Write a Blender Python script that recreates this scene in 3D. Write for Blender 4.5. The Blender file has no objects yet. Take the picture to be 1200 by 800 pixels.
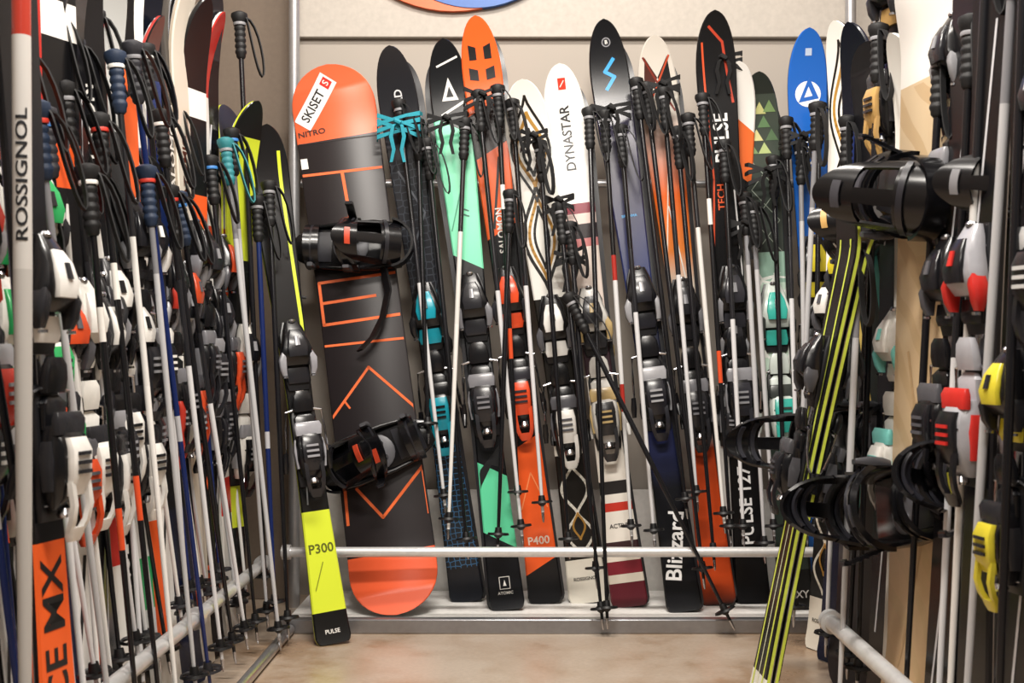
import bpy, bmesh, math, random
from mathutils import Vector, Matrix
random.seed(11)
ZC=.82; F=1400.; CX=620.; CY=408.
scene=bpy.context.scene
col=scene.collection
BK,WH='111113','e9e7e2'
def lin(h):
    out=[]
    for i in (0,2,4):
        c=int(h[i:i+2],16)/255
        out.append(c/12.92 if c<=.04045 else ((c+.055)/1.055)**2.4)
    return (*out,1)
_m={}
def M(h,rough=.42,metal=0.,var=.12,scale=60,bump=0.):
    k=(h,rough,metal,bump)
    if k in _m: return _m[k]
    m=bpy.data.materials.new('surface_'+h); m.use_nodes=True
    nt=m.node_tree; b=nt.nodes['Principled BSDF']
    tc=nt.nodes.new('ShaderNodeTexCoord'); n=nt.nodes.new('ShaderNodeTexNoise'); n.inputs['Scale'].default_value=scale
    nt.links.new(tc.outputs['Object'],n.inputs['Vector'])
    mx=nt.nodes.new('ShaderNodeMix'); mx.data_type='RGBA'
    c=lin(h); mx.inputs[6].default_value=tuple(x*(1-var) for x in c[:3])+(1,); mx.inputs[7].default_value=tuple(min(1,x*(1+var)) for x in c[:3])+(1,)
    nt.links.new(n.outputs['Fac'],mx.inputs[0]); nt.links.new(mx.outputs[2],b.inputs['Base Color'])
    b.inputs['Roughness'].default_value=rough; b.inputs['Metallic'].default_value=metal
    if bump:
        bp=nt.nodes.new('ShaderNodeBump'); bp.inputs['Strength'].default_value=bump
        nt.links.new(n.outputs['Fac'],bp.inputs['Height']); nt.links.new(bp.outputs['Normal'],b.inputs['Normal'])
    _m[k]=m; return m
STEEL=lambda: M('c8c8cc',.22,1.)
def top_mat(name,L,bands,skew=0,smooth=False,pattern=None,rough=.24):
    m=bpy.data.materials.new('topsheet_'+name); m.use_nodes=True
    nt=m.node_tree; N=nt.nodes; K=nt.links; b=N['Principled BSDF']
    tc=N.new('ShaderNodeTexCoord'); sp=N.new('ShaderNodeSeparateXYZ'); K.new(tc.outputs['Object'],sp.inputs[0])
    mu=N.new('ShaderNodeMath'); mu.operation='MULTIPLY_ADD'; K.new(sp.outputs['X'],mu.inputs[0]); mu.inputs[1].default_value=skew; K.new(sp.outputs['Z'],mu.inputs[2])
    dv=N.new('ShaderNodeMath'); dv.operation='DIVIDE'; K.new(mu.outputs[0],dv.inputs[0]); dv.inputs[1].default_value=L
    r=N.new('ShaderNodeValToRGB'); K.new(dv.outputs[0],r.inputs[0]); cr=r.color_ramp
    cr.interpolation='LINEAR' if smooth else 'CONSTANT'
    bands=sorted(bands)
    cr.elements[0].position=bands[0][0]; cr.elements[0].color=lin(bands[0][1])
    if len(bands)>1:
        cr.elements[1].position=bands[1][0]; cr.elements[1].color=lin(bands[1][1])
        for t,h in bands[2:]:
            e=cr.elements.new(t); e.color=lin(h)
    else: cr.elements[1].color=lin(bands[0][1])
    out=r.outputs[0]
    for pt in (pattern or []):
        kind,t0,t1,sc,h=pt
        if kind in('hex','cell'):
            v=N.new('ShaderNodeTexVoronoi'); v.feature='DISTANCE_TO_EDGE' ; v.inputs['Scale'].default_value=sc
            if kind=='hex': v.inputs['Randomness'].default_value=.35
            K.new(tc.outputs['Object'],v.inputs['Vector']); src=v.outputs['Distance']
            ls=N.new('ShaderNodeMath'); ls.operation='LESS_THAN'; ls.inputs[1].default_value=.07; K.new(src,ls.inputs[0])
        else:
            w=N.new('ShaderNodeTexWave'); w.inputs['Scale'].default_value=sc; w.inputs['Distortion'].default_value=3.; w.inputs['Detail'].default_value=1
            w.bands_direction='DIAGONAL'; K.new(tc.outputs['Object'],w.inputs['Vector'])
            ls=N.new('ShaderNodeMath'); ls.operation='GREATER_THAN'; ls.inputs[1].default_value=.72; K.new(w.outputs['Fac'],ls.inputs[0])
        a=N.new('ShaderNodeMath'); a.operation='GREATER_THAN'; a.inputs[1].default_value=t0; K.new(dv.outputs[0],a.inputs[0])
        c=N.new('ShaderNodeMath'); c.operation='LESS_THAN'; c.inputs[1].default_value=t1; K.new(dv.outputs[0],c.inputs[0])
        p=N.new('ShaderNodeMath'); p.operation='MULTIPLY'; K.new(a.outputs[0],p.inputs[0]); K.new(c.outputs[0],p.inputs[1])
        q=N.new('ShaderNodeMath'); q.operation='MULTIPLY'; K.new(p.outputs[0],q.inputs[0]); K.new(ls.outputs[0],q.inputs[1])
        mx=N.new('ShaderNodeMix'); mx.data_type='RGBA'; K.new(q.outputs[0],mx.inputs[0]); K.new(out,mx.inputs[6]); mx.inputs[7].default_value=lin(h)
        out=mx.outputs[2]
    K.new(out,b.inputs['Base Color']); b.inputs['Roughness'].default_value=rough
    b.inputs['Specular IOR Level'].default_value=.5
    return m

class MB:
    def __init__(s): s.v=[];s.f=[];s.m=[];s.mats=[]
    def mi(s,mat):
        if mat not in s.mats: s.mats.append(mat)
        return s.mats.index(mat)
    def add(s,vs,fs,mat):
        o=len(s.v); s.v+=[tuple(v) for v in vs]; i=s.mi(mat)
        for f in fs: s.f.append([o+k for k in f]); s.m.append(i)
    def loft(s,rings,mat,closed=True):
        n=len(rings[0]); vs=[p for r in rings for p in r]; fs=[]
        for a in range(len(rings)-1):
            for j in range(n):
                k=(j+1)%n
                fs.append([a*n+j,a*n+k,(a+1)*n+k,(a+1)*n+j])
        if closed: fs.append(list(range(n))[::-1]); fs.append([(len(rings)-1)*n+j for j in range(n)])
        s.add(vs,fs,mat)
    def lathe(s,prof,mat,seg=12,o=(0,0,0)):
        s.loft([[(o[0]+r*math.cos(2*math.pi*j/seg),o[1]+r*math.sin(2*math.pi*j/seg),o[2]+z) for j in range(seg)] for r,z in prof],mat)
    def tube(s,pts,r,mat,seg=8):
        pts=[Vector(p) for p in pts]; rings=[]
        for i,p in enumerate(pts):
            d=(pts[min(i+1,len(pts)-1)]-pts[max(i-1,0)]).normalized()
            u=d.cross(Vector((0,0,1)) if abs(d.z)<.9 else Vector((1,0,0))).normalized(); w=d.cross(u)
            rr=r[i] if isinstance(r,(list,tuple)) else r
            rings.append([p+u*rr*math.cos(2*math.pi*j/seg)+w*rr*math.sin(2*math.pi*j/seg) for j in range(seg)])
        s.loft(rings,mat)
    def ribbon(s,pts,wd,widths,th,mat):
        pts=[Vector(p) for p in pts]; wd=Vector(wd).normalized(); rings=[]
        for i,p in enumerate(pts):
            d=(pts[min(i+1,len(pts)-1)]-pts[max(i-1,0)]).normalized()
            n=d.cross(wd).normalized(); w=widths[i] if isinstance(widths,(list,tuple)) else widths
            rings.append([p-wd*w/2-n*th/2,p+wd*w/2-n*th/2,p+wd*w/2+n*th/2,p-wd*w/2+n*th/2])
        s.loft(rings,mat)
    def slab(s,secs,mat,mp=None,r=.3):
        mp=mp or (lambda a,b,c:(a,-b,c)); rings=[]
        for pos,cx,w,h0,h1 in secs:
            q=min(w,abs(h1-h0))*r; x0,x1=cx-w/2,cx+w/2; ring=[]
            for (ax,ay,st) in ((x1-q,h1-q,0),(x0+q,h1-q,90),(x0+q,h0+q,180),(x1-q,h0+q,270)):
                for k in (0,45,90):
                    a=math.radians(st+k); ring.append(mp(ax+q*math.cos(a),ay+q*math.sin(a),pos))
            rings.append(ring)
        s.loft(rings,mat)
    def mesh(s,name,sharp=.7,recalc=True):
        me=bpy.data.meshes.new(name); me.from_pydata(s.v,[],s.f)
        for m in s.mats: me.materials.append(m)
        for p,i in zip(me.polygons,s.m): p.material_index=i
        if recalc:
            bm=bmesh.new(); bm.from_mesh(me); bmesh.ops.recalc_face_normals(bm,faces=bm.faces); bm.to_mesh(me); bm.free()
        me.polygons.foreach_set('use_smooth',[True]*len(me.polygons)); me.set_sharp_from_angle(angle=sharp)
        return me
def ob(name,me,parent=None,mat=None,label=None):
    o=bpy.data.objects.new(name,me); col.objects.link(o)
    if parent: o.parent=parent
    if mat is not None: o.matrix_basis=mat
    if label: o['label']=label
    return o
def top(o,label,cat,group=None):
    o['label']=label; o['category']=cat
    if group: o['group']=group
    return o
def frame(base,tp,face):
    base,tp,face=Vector(base),Vector(tp),Vector(face)
    z=(tp-base).normalized(); y=-(face-z*face.dot(z)).normalized(); x=y.cross(z)
    m=Matrix((x,y,z)).transposed().to_4x4(); m.translation=base; return m

# ---------- graphics ----------
_t={}
def text2d(s):
    if s in _t: return _t[s]
    cu=bpy.data.curves.new('t','FONT'); cu.body=s; cu.size=1; cu.align_x='CENTER'; cu.align_y='CENTER'; cu.resolution_u=3; cu.offset=.018
    o=bpy.data.objects.new('t',cu); col.objects.link(o); bpy.context.view_layer.update()
    me=bpy.data.meshes.new_from_object(o)
    r=([(v.co.x,v.co.y) for v in me.vertices],[list(p.vertices) for p in me.polygons])
    bpy.data.objects.remove(o); bpy.data.curves.remove(cu); bpy.data.meshes.remove(me)
    _t[s]=r; return r
def graphics(mb,gs,L,wf,yf,eps=.0007):
    lvl=0
    for g in gs:
        k=g[0]; lvl+=1; e=eps+lvl*.00006
        vs=[];fs=[]
        if k=='text':
            _,s,x,t,size,rot,h=g[:7]; xs=g[7] if len(g)>7 else 1
            V,Fc=text2d(s); c,sn=math.cos(math.radians(rot)),math.sin(math.radians(rot))
            vs=[(x+size*(a*xs*c-b*sn),t*L+size*(a*xs*sn+b*c)) for a,b in V]; fs=Fc
        elif k=='poly': h=g[2]; vs=[(x,t*L) for x,t in g[1]]; fs=[list(range(len(vs)))]
        elif k=='circ':
            _,x,t,r,h=g; vs=[(x+r*math.cos(a*math.pi/12),t*L+r*math.sin(a*math.pi/12)) for a in range(24)]; fs=[list(range(24))]
        elif k=='line':
            _,pts,w,h=g; P=[Vector((x,t*L)) for x,t in pts]
            for i in range(len(P)-1):
                d=(P[i+1]-P[i]).normalized(); n=Vector((-d.y,d.x))*w/2; a=P[i]-d*w*.3; b=P[i+1]+d*w*.3
                o=len(vs); vs+=[tuple(a-n),tuple(b-n),tuple(b+n),tuple(a+n)]; fs.append([o,o+1,o+2,o+3])
        if not vs: continue
        bm=bmesh.new(); bv=[bm.verts.new((x,0,z)) for x,z in vs]
        for f in fs:
            try: bm.faces.new([bv[i] for i in f])
            except: pass
        if k!='text' or max(v[1] for v in vs)>.84*L:
            z0=min(v[1] for v in vs); z1=max(v[1] for v in vs); n=int((z1-z0)/.012)
            for i in range(1,n+1):
                bmesh.ops.bisect_plane(bm,geom=bm.verts[:]+bm.edges[:]+bm.faces[:],plane_co=(0,0,z0+(z1-z0)*i/(n+1)),plane_no=(0,0,1))
        bm.verts.index_update()
        V=[]
        for v in bm.verts:
            w=max(.001,wf(min(max(v.co.z/L,0),1))-.004); x=v.co.x
            if k!='text': x=max(-w,min(w,x))
            V.append((x,yf(v.co.z/L)-e,v.co.z))
        FF=[]
        for f in bm.faces:
            idx=[v.index for v in f.verts]
            nrm=Vector((0,0,0)); P=[Vector(V[i]) for i in idx]
            for i in range(len(P)): nrm+=P[i].cross(P[(i+1)%len(P)])
            if nrm.y>0: idx=idx[::-1]
            FF.append(idx)
        bm.free(); mb.add(V,FF,M(h,.35))

# ---------- ski ----------
def ski_w(t,W=1.,tip=.062,waist=.039,tail=.054):
    if t<.42: u=(t/.42); w=tail+(waist-tail)*(math.sin(u*math.pi/2))
    else: u=(t-.42)/.48; u=min(u,1); w=waist+(tip-waist)*(u*u*(3-2*u)*.6+.4*u*u)
    if t>.9: u=(t-.9)/.1; w*=math.sqrt(max(0,1-u**2.3))
    if t<.012: w*=.80+.20*math.sqrt(t/.012)
    return max(w*W,.002)
def curl(t):
    c=0
    if t>.86: c=.055*((t-.86)/.14)**2
    if t<.05: c=.01*((.05-t)/.05)**2
    return c
STY={}
def ski_body(style,L):
    S=STY[style]; key=(style,round(L,2))
    if key in S: return S[key]
    mb=MB(); W=S.get('W',1)
    tm=top_mat(style,L,S['bands'],S.get('skew',0),S.get('smooth',False),S.get('pat'))
    side=M(S.get('side','1a1a1c'),.4); edge=STEEL(); base=M(S.get('base','202024'),.3)
    ts=[0,.004,.012,.03]+[.05+.03*i for i in range(27)]+[.85,.87,.89,.905,.92,.935,.95,.962,.973,.982,.989,.994,.998,1.]
    ts=sorted(set(round(x,4) for x in ts))
    R=[]
    for t in ts:
        w=ski_w(t,W); z=t*L; c=-curl(t); b=min(.004,w*.4)
        R.append([(-w,c,z),(-w,c-.002,z),(-w,c-.009,z),(-w+b,c-.0125,z),(w-b,c-.0125,z),(w,c-.009,z),(w,c-.002,z),(w,c,z)])
    mm=[edge,side,tm,tm,tm,side,edge,base]
    for j in range(8):
        k=(j+1)%8; vs=[];fs=[]
        for i,r in enumerate(R):
            vs+= [r[j],r[k]]
            if i: fs.append([2*i-2,2*i-1,2*i+1,2*i])
        mb.add(vs,fs,mm[j])
    mb.add(R[0],[list(range(8))],side); mb.add(R[-1],[list(range(8))],side)
    graphics(mb,S.get('g',[]),L,lambda t:ski_w(t,W),lambda t:-curl(t)-.0125)
    me=mb.mesh('ski_body',recalc=False)
    bm=bmesh.new(); bm.from_mesh(me); bmesh.ops.remove_doubles(bm,verts=bm.verts,dist=.00002); bm.to_mesh(me); bm.free()
    me.set_sharp_from_angle(angle=.7)
    S[key]=me; return me
_b={}
def binding_meshes(main,acc,acc2):
    k=(main,acc,acc2)
    if k in _b: return _b[k]
    a,b,c=M(main,.25),M(acc,.25),M(acc2,.25); st=STEEL(); dk=M('1c1c1f',.35)
    t=MB(); t.slab([(-.02,0,.058,0,.008),(.0,0,.064,0,.012),(.14,0,.06,0,.012),(.16,0,.05,0,.008)],dk)
    t.slab([(.20,0,.05,0,.008),(.22,0,.062,0,.012),(.33,0,.062,0,.012),(.36,0,.04,0,.006)],dk)
    t.slab([(.155,0,.022,0,.004),(.205,0,.022,0,.004)],st)
    for x in(-.02,.02):
        for z in (.0,.13,.235,.325): 
            t.lathe([(.005,0),(.005,.002)],st,8,(x,-.0125,z))
    t.slab([(.02,0,.018,.012,.015),(.13,0,.018,.012,.015)],st)
    h=MB()
    h.slab([(-.005,0,.040,.010,.028),(.01,0,.056,.010,.045),(.04,0,.066,.010,.056),(.075,0,.066,.010,.058),(.095,0,.058,.012,.050),(.105,0,.05,.016,.04)],a,r=.35)
    h.slab([(.092,0,.062,.034,.05),(.112,0,.066,.036,.052),(.122,0,.058,.038,.047)],c)
    h.slab([(.10,0,.05,.012,.022),(.135,0,.052,.012,.026),(.145,0,.03,.012,.02)],a)
    for s in(-1,1):
        h.slab([(.02,s*.031,.008,.016,.034),(.06,s*.0345,.008,.014,.04),(.085,s*.031,.006,.018,.036)],c)
        h.lathe([(.007,0),(.007,.003)],st,8,(s*.020,-.05,.062))
    h.lathe([(.012,0),(.014,.004),(.010,.012)],st,12,(0,-.03,-.016))
    v=MB()
    v.slab([(.012,0,.034,.040,.052),(.035,0,.046,.048,.064),(.07,0,.048,.052,.067),(.088,0,.042,.044,.060)],b,r=.35)
    for s in(-1,1): v.ribbon([(s*.019,-.055,.03),(s*.019,-.058,.0),(s*.017,-.052,-.02),(s*.013,-.043,-.034)],(1,0,0),.009,.008,b)
    v.slab([(-.048,0,.022,.034,.044),(-.040,0,.032,.034,.048),(-.030,0,.034,.038,.052)],b)
    for zz in(.04,.052,.064): v.slab([(zz,0,.030,.064,.070),(zz+.005,0,.030,.064,.070)],c)
    q=MB()
    q.slab([(.255,0,.07,.010,.032),(.27,0,.080,.010,.048),(.29,0,.076,.010,.054),(.315,0,.060,.010,.05),(.34,0,.048,.010,.038),(.358,0,.034,.012,.026)],a,r=.35)
    q.slab([(.272,0,.044,.045,.058),(.292,0,.05,.05,.062),(.318,0,.04,.045,.056),(.336,0,.026,.036,.045)],b,r=.35)
    q.slab([(.296,0,.012,.06,.065),(.318,0,.010,.054,.060)],c)
    for s in(-1,1):
        q.slab([(.232,s*.034,.012,.022,.036),(.245,s*.037,.016,.020,.044),(.268,s*.037,.018,.018,.050),(.285,s*.030,.014,.02,.046)],c)
        q.lathe([(.007,0),(.007,.004)],st,8,(s*.034,-.034,.226))
    q.slab([(.215,0,.05,.010,.018),(.225,0,.056,.010,.022),(.25,0,.05,.010,.022)],b)
    q.lathe([(.009,0),(.010,.004),(.007,.008)],st,10,(0,-.024,.354))
    r=MB()
    for s in(-1,1):
        r.tube([(s*.02,-.014,.155),(s*.043,-.016,.15),(s*.047,-.012,.11),(s*.049,-.002,.07),(s*.051,.012,.045)],.0030,st,6)
        r.slab([(.015,s*.054,.010,-.028,-.016),(.035,s*.053,.014,-.024,-.006),(.06,s*.051,.011,-.014,-.002)],a)
    r.slab([(.148,0,.046,.010,.028),(.165,0,.05,.014,.032),(.185,0,.044,.018,.034),(.195,0,.03,.02,.032)],a)
    _b[k]=(t.mesh('binding'),h.mesh('heel_piece'),v.mesh('heel_lever'),q.mesh('toe_piece'),r.mesh('brake'))
    return _b[k]
def ski(style,base,tp,face,group,bt=.335,bind=None,label=None,bs=1.):
    S=STY[style]; m=frame(base,tp,face)
    L=(Vector(tp)-Vector(base)).length
    e=bpy.data.objects.new('ski',None); col.objects.link(e); e.matrix_basis=m; e.empty_display_size=.05
    top(e,label or S['label'],'ski',group)
    ob('ski_body',ski_body(style,L),e)
    bc=bind or S.get('bind',('141417','2a2a2e','8a8a8e'))
    t,h,v,q,r=binding_meshes(*bc)
    b=ob('binding',t,e,Matrix.Translation((0,-.0118,bt*L))@Matrix.Diagonal((bs*.95,1.,bs,1)))
    ob('heel_piece',h,b); ob('heel_lever',v,b); ob('toe_piece',q,b); ob('brake',r,b)
    return e
# ---------- pole ----------
_p={}
def pole_meshes(L,bands,gripc,acc,basket,rad=.0075,txt=None,bsk=.03,bz=.06):
    k=(round(L,2),tuple(bands),gripc,acc,basket,rad,txt,bsk,bz)
    if k in _p: return _p[k]
    s=MB(); tm=top_mat('shaft',L,[(t,h) for t,h in bands],rough=.22)
    s.lathe([(.002,0),(.004,.012),(.0045,.03)],STEEL(),10); s.lathe([(rad*.6,.03),(rad*.72,.15),(rad,.5*L),(rad,L-.10)],tm,16)
    if txt:
        V,Fc=text2d(txt); sz=.024
        bm=bmesh.new(); bv=[bm.verts.new((a,b,0)) for a,b in V]
        for f in Fc: bm.faces.new([bv[i] for i in f])
        for i in range(-9,10): bmesh.ops.bisect_plane(bm,geom=bm.verts[:]+bm.edges[:]+bm.faces[:],plane_co=(0,i*.05,0),plane_no=(0,1,0))
        bm.verts.index_update(); R_=rad+.0007
        s.add([(R_*math.sin(-sz*v.co.y/R_),-R_*math.cos(sz*v.co.y/R_),.60*L+sz*v.co.x*1.5) for v in bm.verts],[[v.index for v in f.verts] for f in bm.faces],M('1a1a1e')); bm.free()
    g=MB(); gm=M(gripc,.6,0,.1,200,.3); am=M(acc,.5)
    pr=[(.009,L-.13),(.013,L-.125)]
    for i in range(5): z=L-.118+i*.017; pr+=[(.0135,z),(.0162,z+.005),(.0162,z+.010),(.0135,z+.0155)]
    pr+=[(.015,L-.03),(.020,L-.02),(.024,L-.008),(.023,L),(.012,L+.006)]
    g.lathe(pr,gm,14); g.lathe([(.0175,L-.034),(.0185,L-.03),(.0175,L-.026)],am,14)
    w=MB(); sm=M('161618' if gripc!='2f7f86' else '2f7f86',.7)
    pts=[]
    for i in range(17):
        a=i/16*2*math.pi
        pts.append((.012+.035*math.sin(a/2)-.014*math.sin(a), -.012-.02*math.sin(a/2),L-.012-.085*(1-math.cos(a))))
    w.ribbon(pts,(.3,1,0),.014,.003,sm)
    b=MB(); bm_=M(basket,.45)
    b.lathe([(rad,bz+.016),(.009,bz+.02),(.012,bz),(.012,bz-.006),(rad*.7,bz-.012)],bm_,10)
    R=bsk; seg=18
    rings=[]
    for j in range(seg+1):
        a=2*math.pi*j/seg; rings.append([(math.cos(a)*(R+x),math.sin(a)*(R+x),bz+z) for x,z in((-.006,0),(0,.004),(.002,-.002),(-.004,-.004))])
    b.loft(rings,bm_,closed=False)
    for j in range(4):
        a=math.pi/2*j+.4; b.ribbon([(math.cos(a)*.008,math.sin(a)*.008,bz),(math.cos(a)*R*.6,math.sin(a)*R*.6,bz+.003),(math.cos(a)*R,math.sin(a)*R,bz)],(-math.sin(a),math.cos(a),0),.012,.003,bm_)
    _p[k]=(s.mesh('shaft'),g.mesh('grip'),w.mesh('strap'),b.mesh('basket')); return _p[k]
def pole(base,tp,group,label,bands,gripc=BK,acc='8a8a8e',basket=BK,face=None,**kw):
    base,tp=Vector(base),Vector(tp); L=round((tp-base).length,2)
    f=face or (random.uniform(-.6,.6),-1,0)
    e=bpy.data.objects.new('ski_pole',None); col.objects.link(e); e.matrix_basis=frame(base,tp,f); e.empty_display_size=.03
    top(e,label,'ski pole',group)
    s,g,w,b=pole_meshes(L,bands,gripc,acc,basket,**kw)
    ob('shaft',s,e); ob('grip',g,e); ob('strap',w,e); ob('basket',b,e); return e
# ---------- snowboard ----------
def sb_w(t,W=.127):
    w=W*(.94+.06*abs(2*t-1)**1.5/ .6**1.5*.5)
    L=1.58; e=.13
    for d in (t,1-t):
        if d*L<e: w*=math.sqrt(max(0,1-((e-d*L)/e)**2.4))
    return max(w,.004)
def sb_curl(t):
    d=min(t,1-t); return .05*((.13-d)/.13)**2 if d<.13 else 0
def snowboard_body(name,L,bands,gs,pat=None,side='1a1a1c',skew=0,W=.127):
    mb=MB(); tm=top_mat(name,L,bands,skew,False,pat,rough=.38)
    ts=[0,.002,.005,.01,.016,.024,.034,.045,.058,.07,.085,.1,.115,.13]+[.16+.04*i for i in range(18)]
    ts=sorted(set([round(t,4) for t in ts]+[round(1-t,4) for t in ts]))
    R=[]
    for t in ts:
        w=sb_w(t,W); z=t*L; c=-sb_curl(t); b=min(.004,w*.4)
        R.append([(-w,c,z),(-w,c-.007,z),(-w+b,c-.010,z),(w-b,c-.010,z),(w,c-.007,z),(w,c,z)])
    mm=[M(side),tm,tm,tm,M(side),M('2a2a2c')]
    for j in range(6):
        vs=[];fs=[]
        for i,r in enumerate(R):
            vs+=[r[j],r[(j+1)%6]]
            if i: fs.append([2*i-2,2*i-1,2*i+1,2*i])
        mb.add(vs,fs,mm[j])
    mb.add(R[0],[list(range(6))],M(side)); mb.add(R[-1],[list(range(6))],M(side))
    graphics(mb,gs,L,lambda t:sb_w(t,W),lambda t:-sb_curl(t)-.010)
    me=mb.mesh(name,recalc=False)
    bm=bmesh.new(); bm.from_mesh(me); bmesh.ops.remove_doubles(bm,verts=bm.verts,dist=.00002); bm.to_mesh(me); bm.free()
    me.set_sharp_from_angle(angle=.7)
    return me
_sb={}
def sbb_meshes(main,acc,acc2):
    k=(main,acc,acc2)
    if k in _sb: return _sb[k]
    a=M(main,.22,bump=.05); b=M(acc,.35); c=M(acc2,.3); st=STEEL()
    mu=lambda x,h,p:(p,x,h)
    bp=MB(); bp.slab([(-.125,0,.07,0,.012),(-.11,0,.10,0,.016),(0,0,.108,0,.016),(.10,0,.10,0,.018),(.135,0,.07,0,.022),(.145,0,.05,.004,.018)],a,mu)
    for s in(-1,1): bp.slab([(-.13,s*.05,.010,.010,.05),(-.06,s*.058,.012,.005,.048),(.03,s*.058,.010,.005,.032),(.11,s*.05,.008,.005,.022)],a,mu)
    bp.slab([(.05,0,.08,.016,.021),(.12,0,.075,.016,.026)],c,mu)
    bp.lathe([(.045,.014),(.045,.02),(.038,.023)],M('55555a'),20)
    for j in range(4):
        an=j*math.pi/2+.78; bp.lathe([(.006,.02),(.006,.027)],st,8,(.025*math.cos(an),.025*math.sin(an),0))
    hc=MB(); pts=[]
    for j in range(13):
        an=math.radians(100+160*j/12); pts.append((-.10+.062*math.cos(an)*1.0,.062*math.sin(an),.05))
    hc.ribbon(pts,(0,0,1),.035,.006,a)
    hb=MB(); rows=15;cols=13; G=[]
    for i in range(rows):
        n=i/(rows-1); h=.03+.18*n; ph=math.radians(80 if n<.6 else 80-46*((n-.6)/.4)**2); r=.058-.012*n
        row=[]
        for j in range(cols):
            p=-ph+2*ph*j/(cols-1); row.append(Vector((-.105-.018*n-r*math.cos(p), r*math.sin(p)*(1.05), h-(.014*(abs(p)/ph)**2 if n>.5 else 0))))
        G.append(row)
    inn=[[Vector((p.x+.006,p.y*.92,p.z)) for p in row] for row in G]
    def sub(r0,r1,c0,c1,m): hb.loft([G[i][c0:c1+1]+inn[i][c0:c1+1][::-1] for i in range(r0,r1+1)],m)
    sub(0,4,0,12,a); sub(9,14,0,12,a)
    for c0,c1 in((0,2),(5,7),(10,12)): sub(4,9,c0,c1,a)
    for i in(2,10,12):
        hb.ribbon([p+Vector((.004,0,0)) for p in inn[i][2:11]],(0,0,1),.008,.005,c)
    hb.ribbon([Vector((p.x-.004,p.y*1.03,p.z)) for p in G[3][1:12]],(0,0,1),.010,.004,c)
    hb.ribbon([Vector((p.x-.004,p.y*1.03,p.z)) for p in G[11][4:9]],(0,0,1),.014,.003,b)
    an_=MB(); pts=[];wd=[]
    for j in range(15):
        q=math.radians(-8+196*j/14); pts.append((-.015+.02*math.sin(q),-.066*math.cos(q),.035+.070*max(-.1,math.sin(q))))
        wd.append(.018+.030*math.sin(math.pi*j/14)**.7)
    an_.ribbon(pts,(1,0,.3),wd,.009,a)
    for dx in(-.013,.013): an_.ribbon([(p[0]+dx,p[1]*1.06,p[2]+.006) for p in pts[3:12]],(1,0,.3),.005,.004,c)
    an_.ribbon([(p[0],p[1]*1.07,p[2]+.006) for p in pts[5:8]],(1,0,.3),.012,.004,b)
    ts=MB(); pts=[];wd=[]
    for j in range(13):
        q=math.radians(-5+190*j/12); pts.append((.095,-.055*math.cos(q),.018+.055*max(-.1,math.sin(q)))); wd.append(.014+.020*math.sin(math.pi*j/12)**.7)
    for dx in(-.011,.011): ts.ribbon([(p[0]+dx,p[1],p[2]) for p in pts],(1,0,.2),[w*.5 for w in wd],.007,a)
    ts.ribbon([(p[0],p[1],p[2]-.002) for p in pts],(1,0,.2),[w*.8 for w in wd],.004,c)
    bu=MB(); bu.slab([(-.022,0,.022,0,.010),(-.01,0,.026,0,.014),(.012,0,.024,0,.016),(.034,0,.016,.004,.012)],M('66666b',.25,.6),lambda x,h_,p:(x,.060+h_,.062+p))
    b2=MB(); b2.slab([(-.018,0,.016,0,.008),(0,0,.020,0,.012),(.022,0,.014,0,.010)],M('66666b',.25,.6),lambda x,h_,p:(.095+x,.050+h_,.048+p))
    ld=MB(); pts=[(-.01,-.065-.012*math.sin(j/9*3.1)-.002*j,.05+.018*j-.0012*j*j) for j in range(10)]
    ld.ribbon(pts,(1,0,0),.02,.005,a)
    for j in range(1,9): ld.ribbon([Vector(pts[j])+Vector((-.008,-.003,0)),Vector(pts[j])+Vector((.008,-.003,0))],(0,0,1),.005,.004,c)
    _sb[k]=tuple(x.mesh(n) for x,n in((bp,'binding'),(hc,'heel_cup'),(hb,'highback'),(an_,'ankle_strap'),(ts,'toe_strap'),(bu,'buckle'),(ld,'ladder_strap'),(b2,'buckle')))
    return _sb[k]
def sb_binding(e,z,rot,cols=('111114','232328','3a3a40'),fold=0,s=1.,off=0):
    ms=sbb_meshes(*cols)
    b=ob('binding',ms[0],e,Matrix.Translation((off,-.0105,z))@Matrix.Rotation(math.radians(90),4,'X')@Matrix.Rotation(math.radians(rot),4,'Z')@Matrix.Scale(s,4))
    ob('heel_cup',ms[1],b)
    hm=Matrix.Translation((-.115,0,.035))@Matrix.Rotation(math.radians(fold),4,'Y')@Matrix.Translation((.115,0,-.035))
    ob('highback',ms[2],b,hm)
    ob('ankle_strap',ms[3],b); ob('toe_strap',ms[4],b); ob('buckle',ms[5],b); ob('ladder_strap',ms[6],b); ob('buckle',ms[7],b)
    return b
def snowboard(me,base,tp,face,label,group):
    e=bpy.data.objects.new('snowboard',None); col.objects.link(e); e.matrix_basis=frame(base,tp,face); e.empty_display_size=.05
    top(e,label,'snowboard',group); ob('snowboard_deck',me,e); return e

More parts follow.
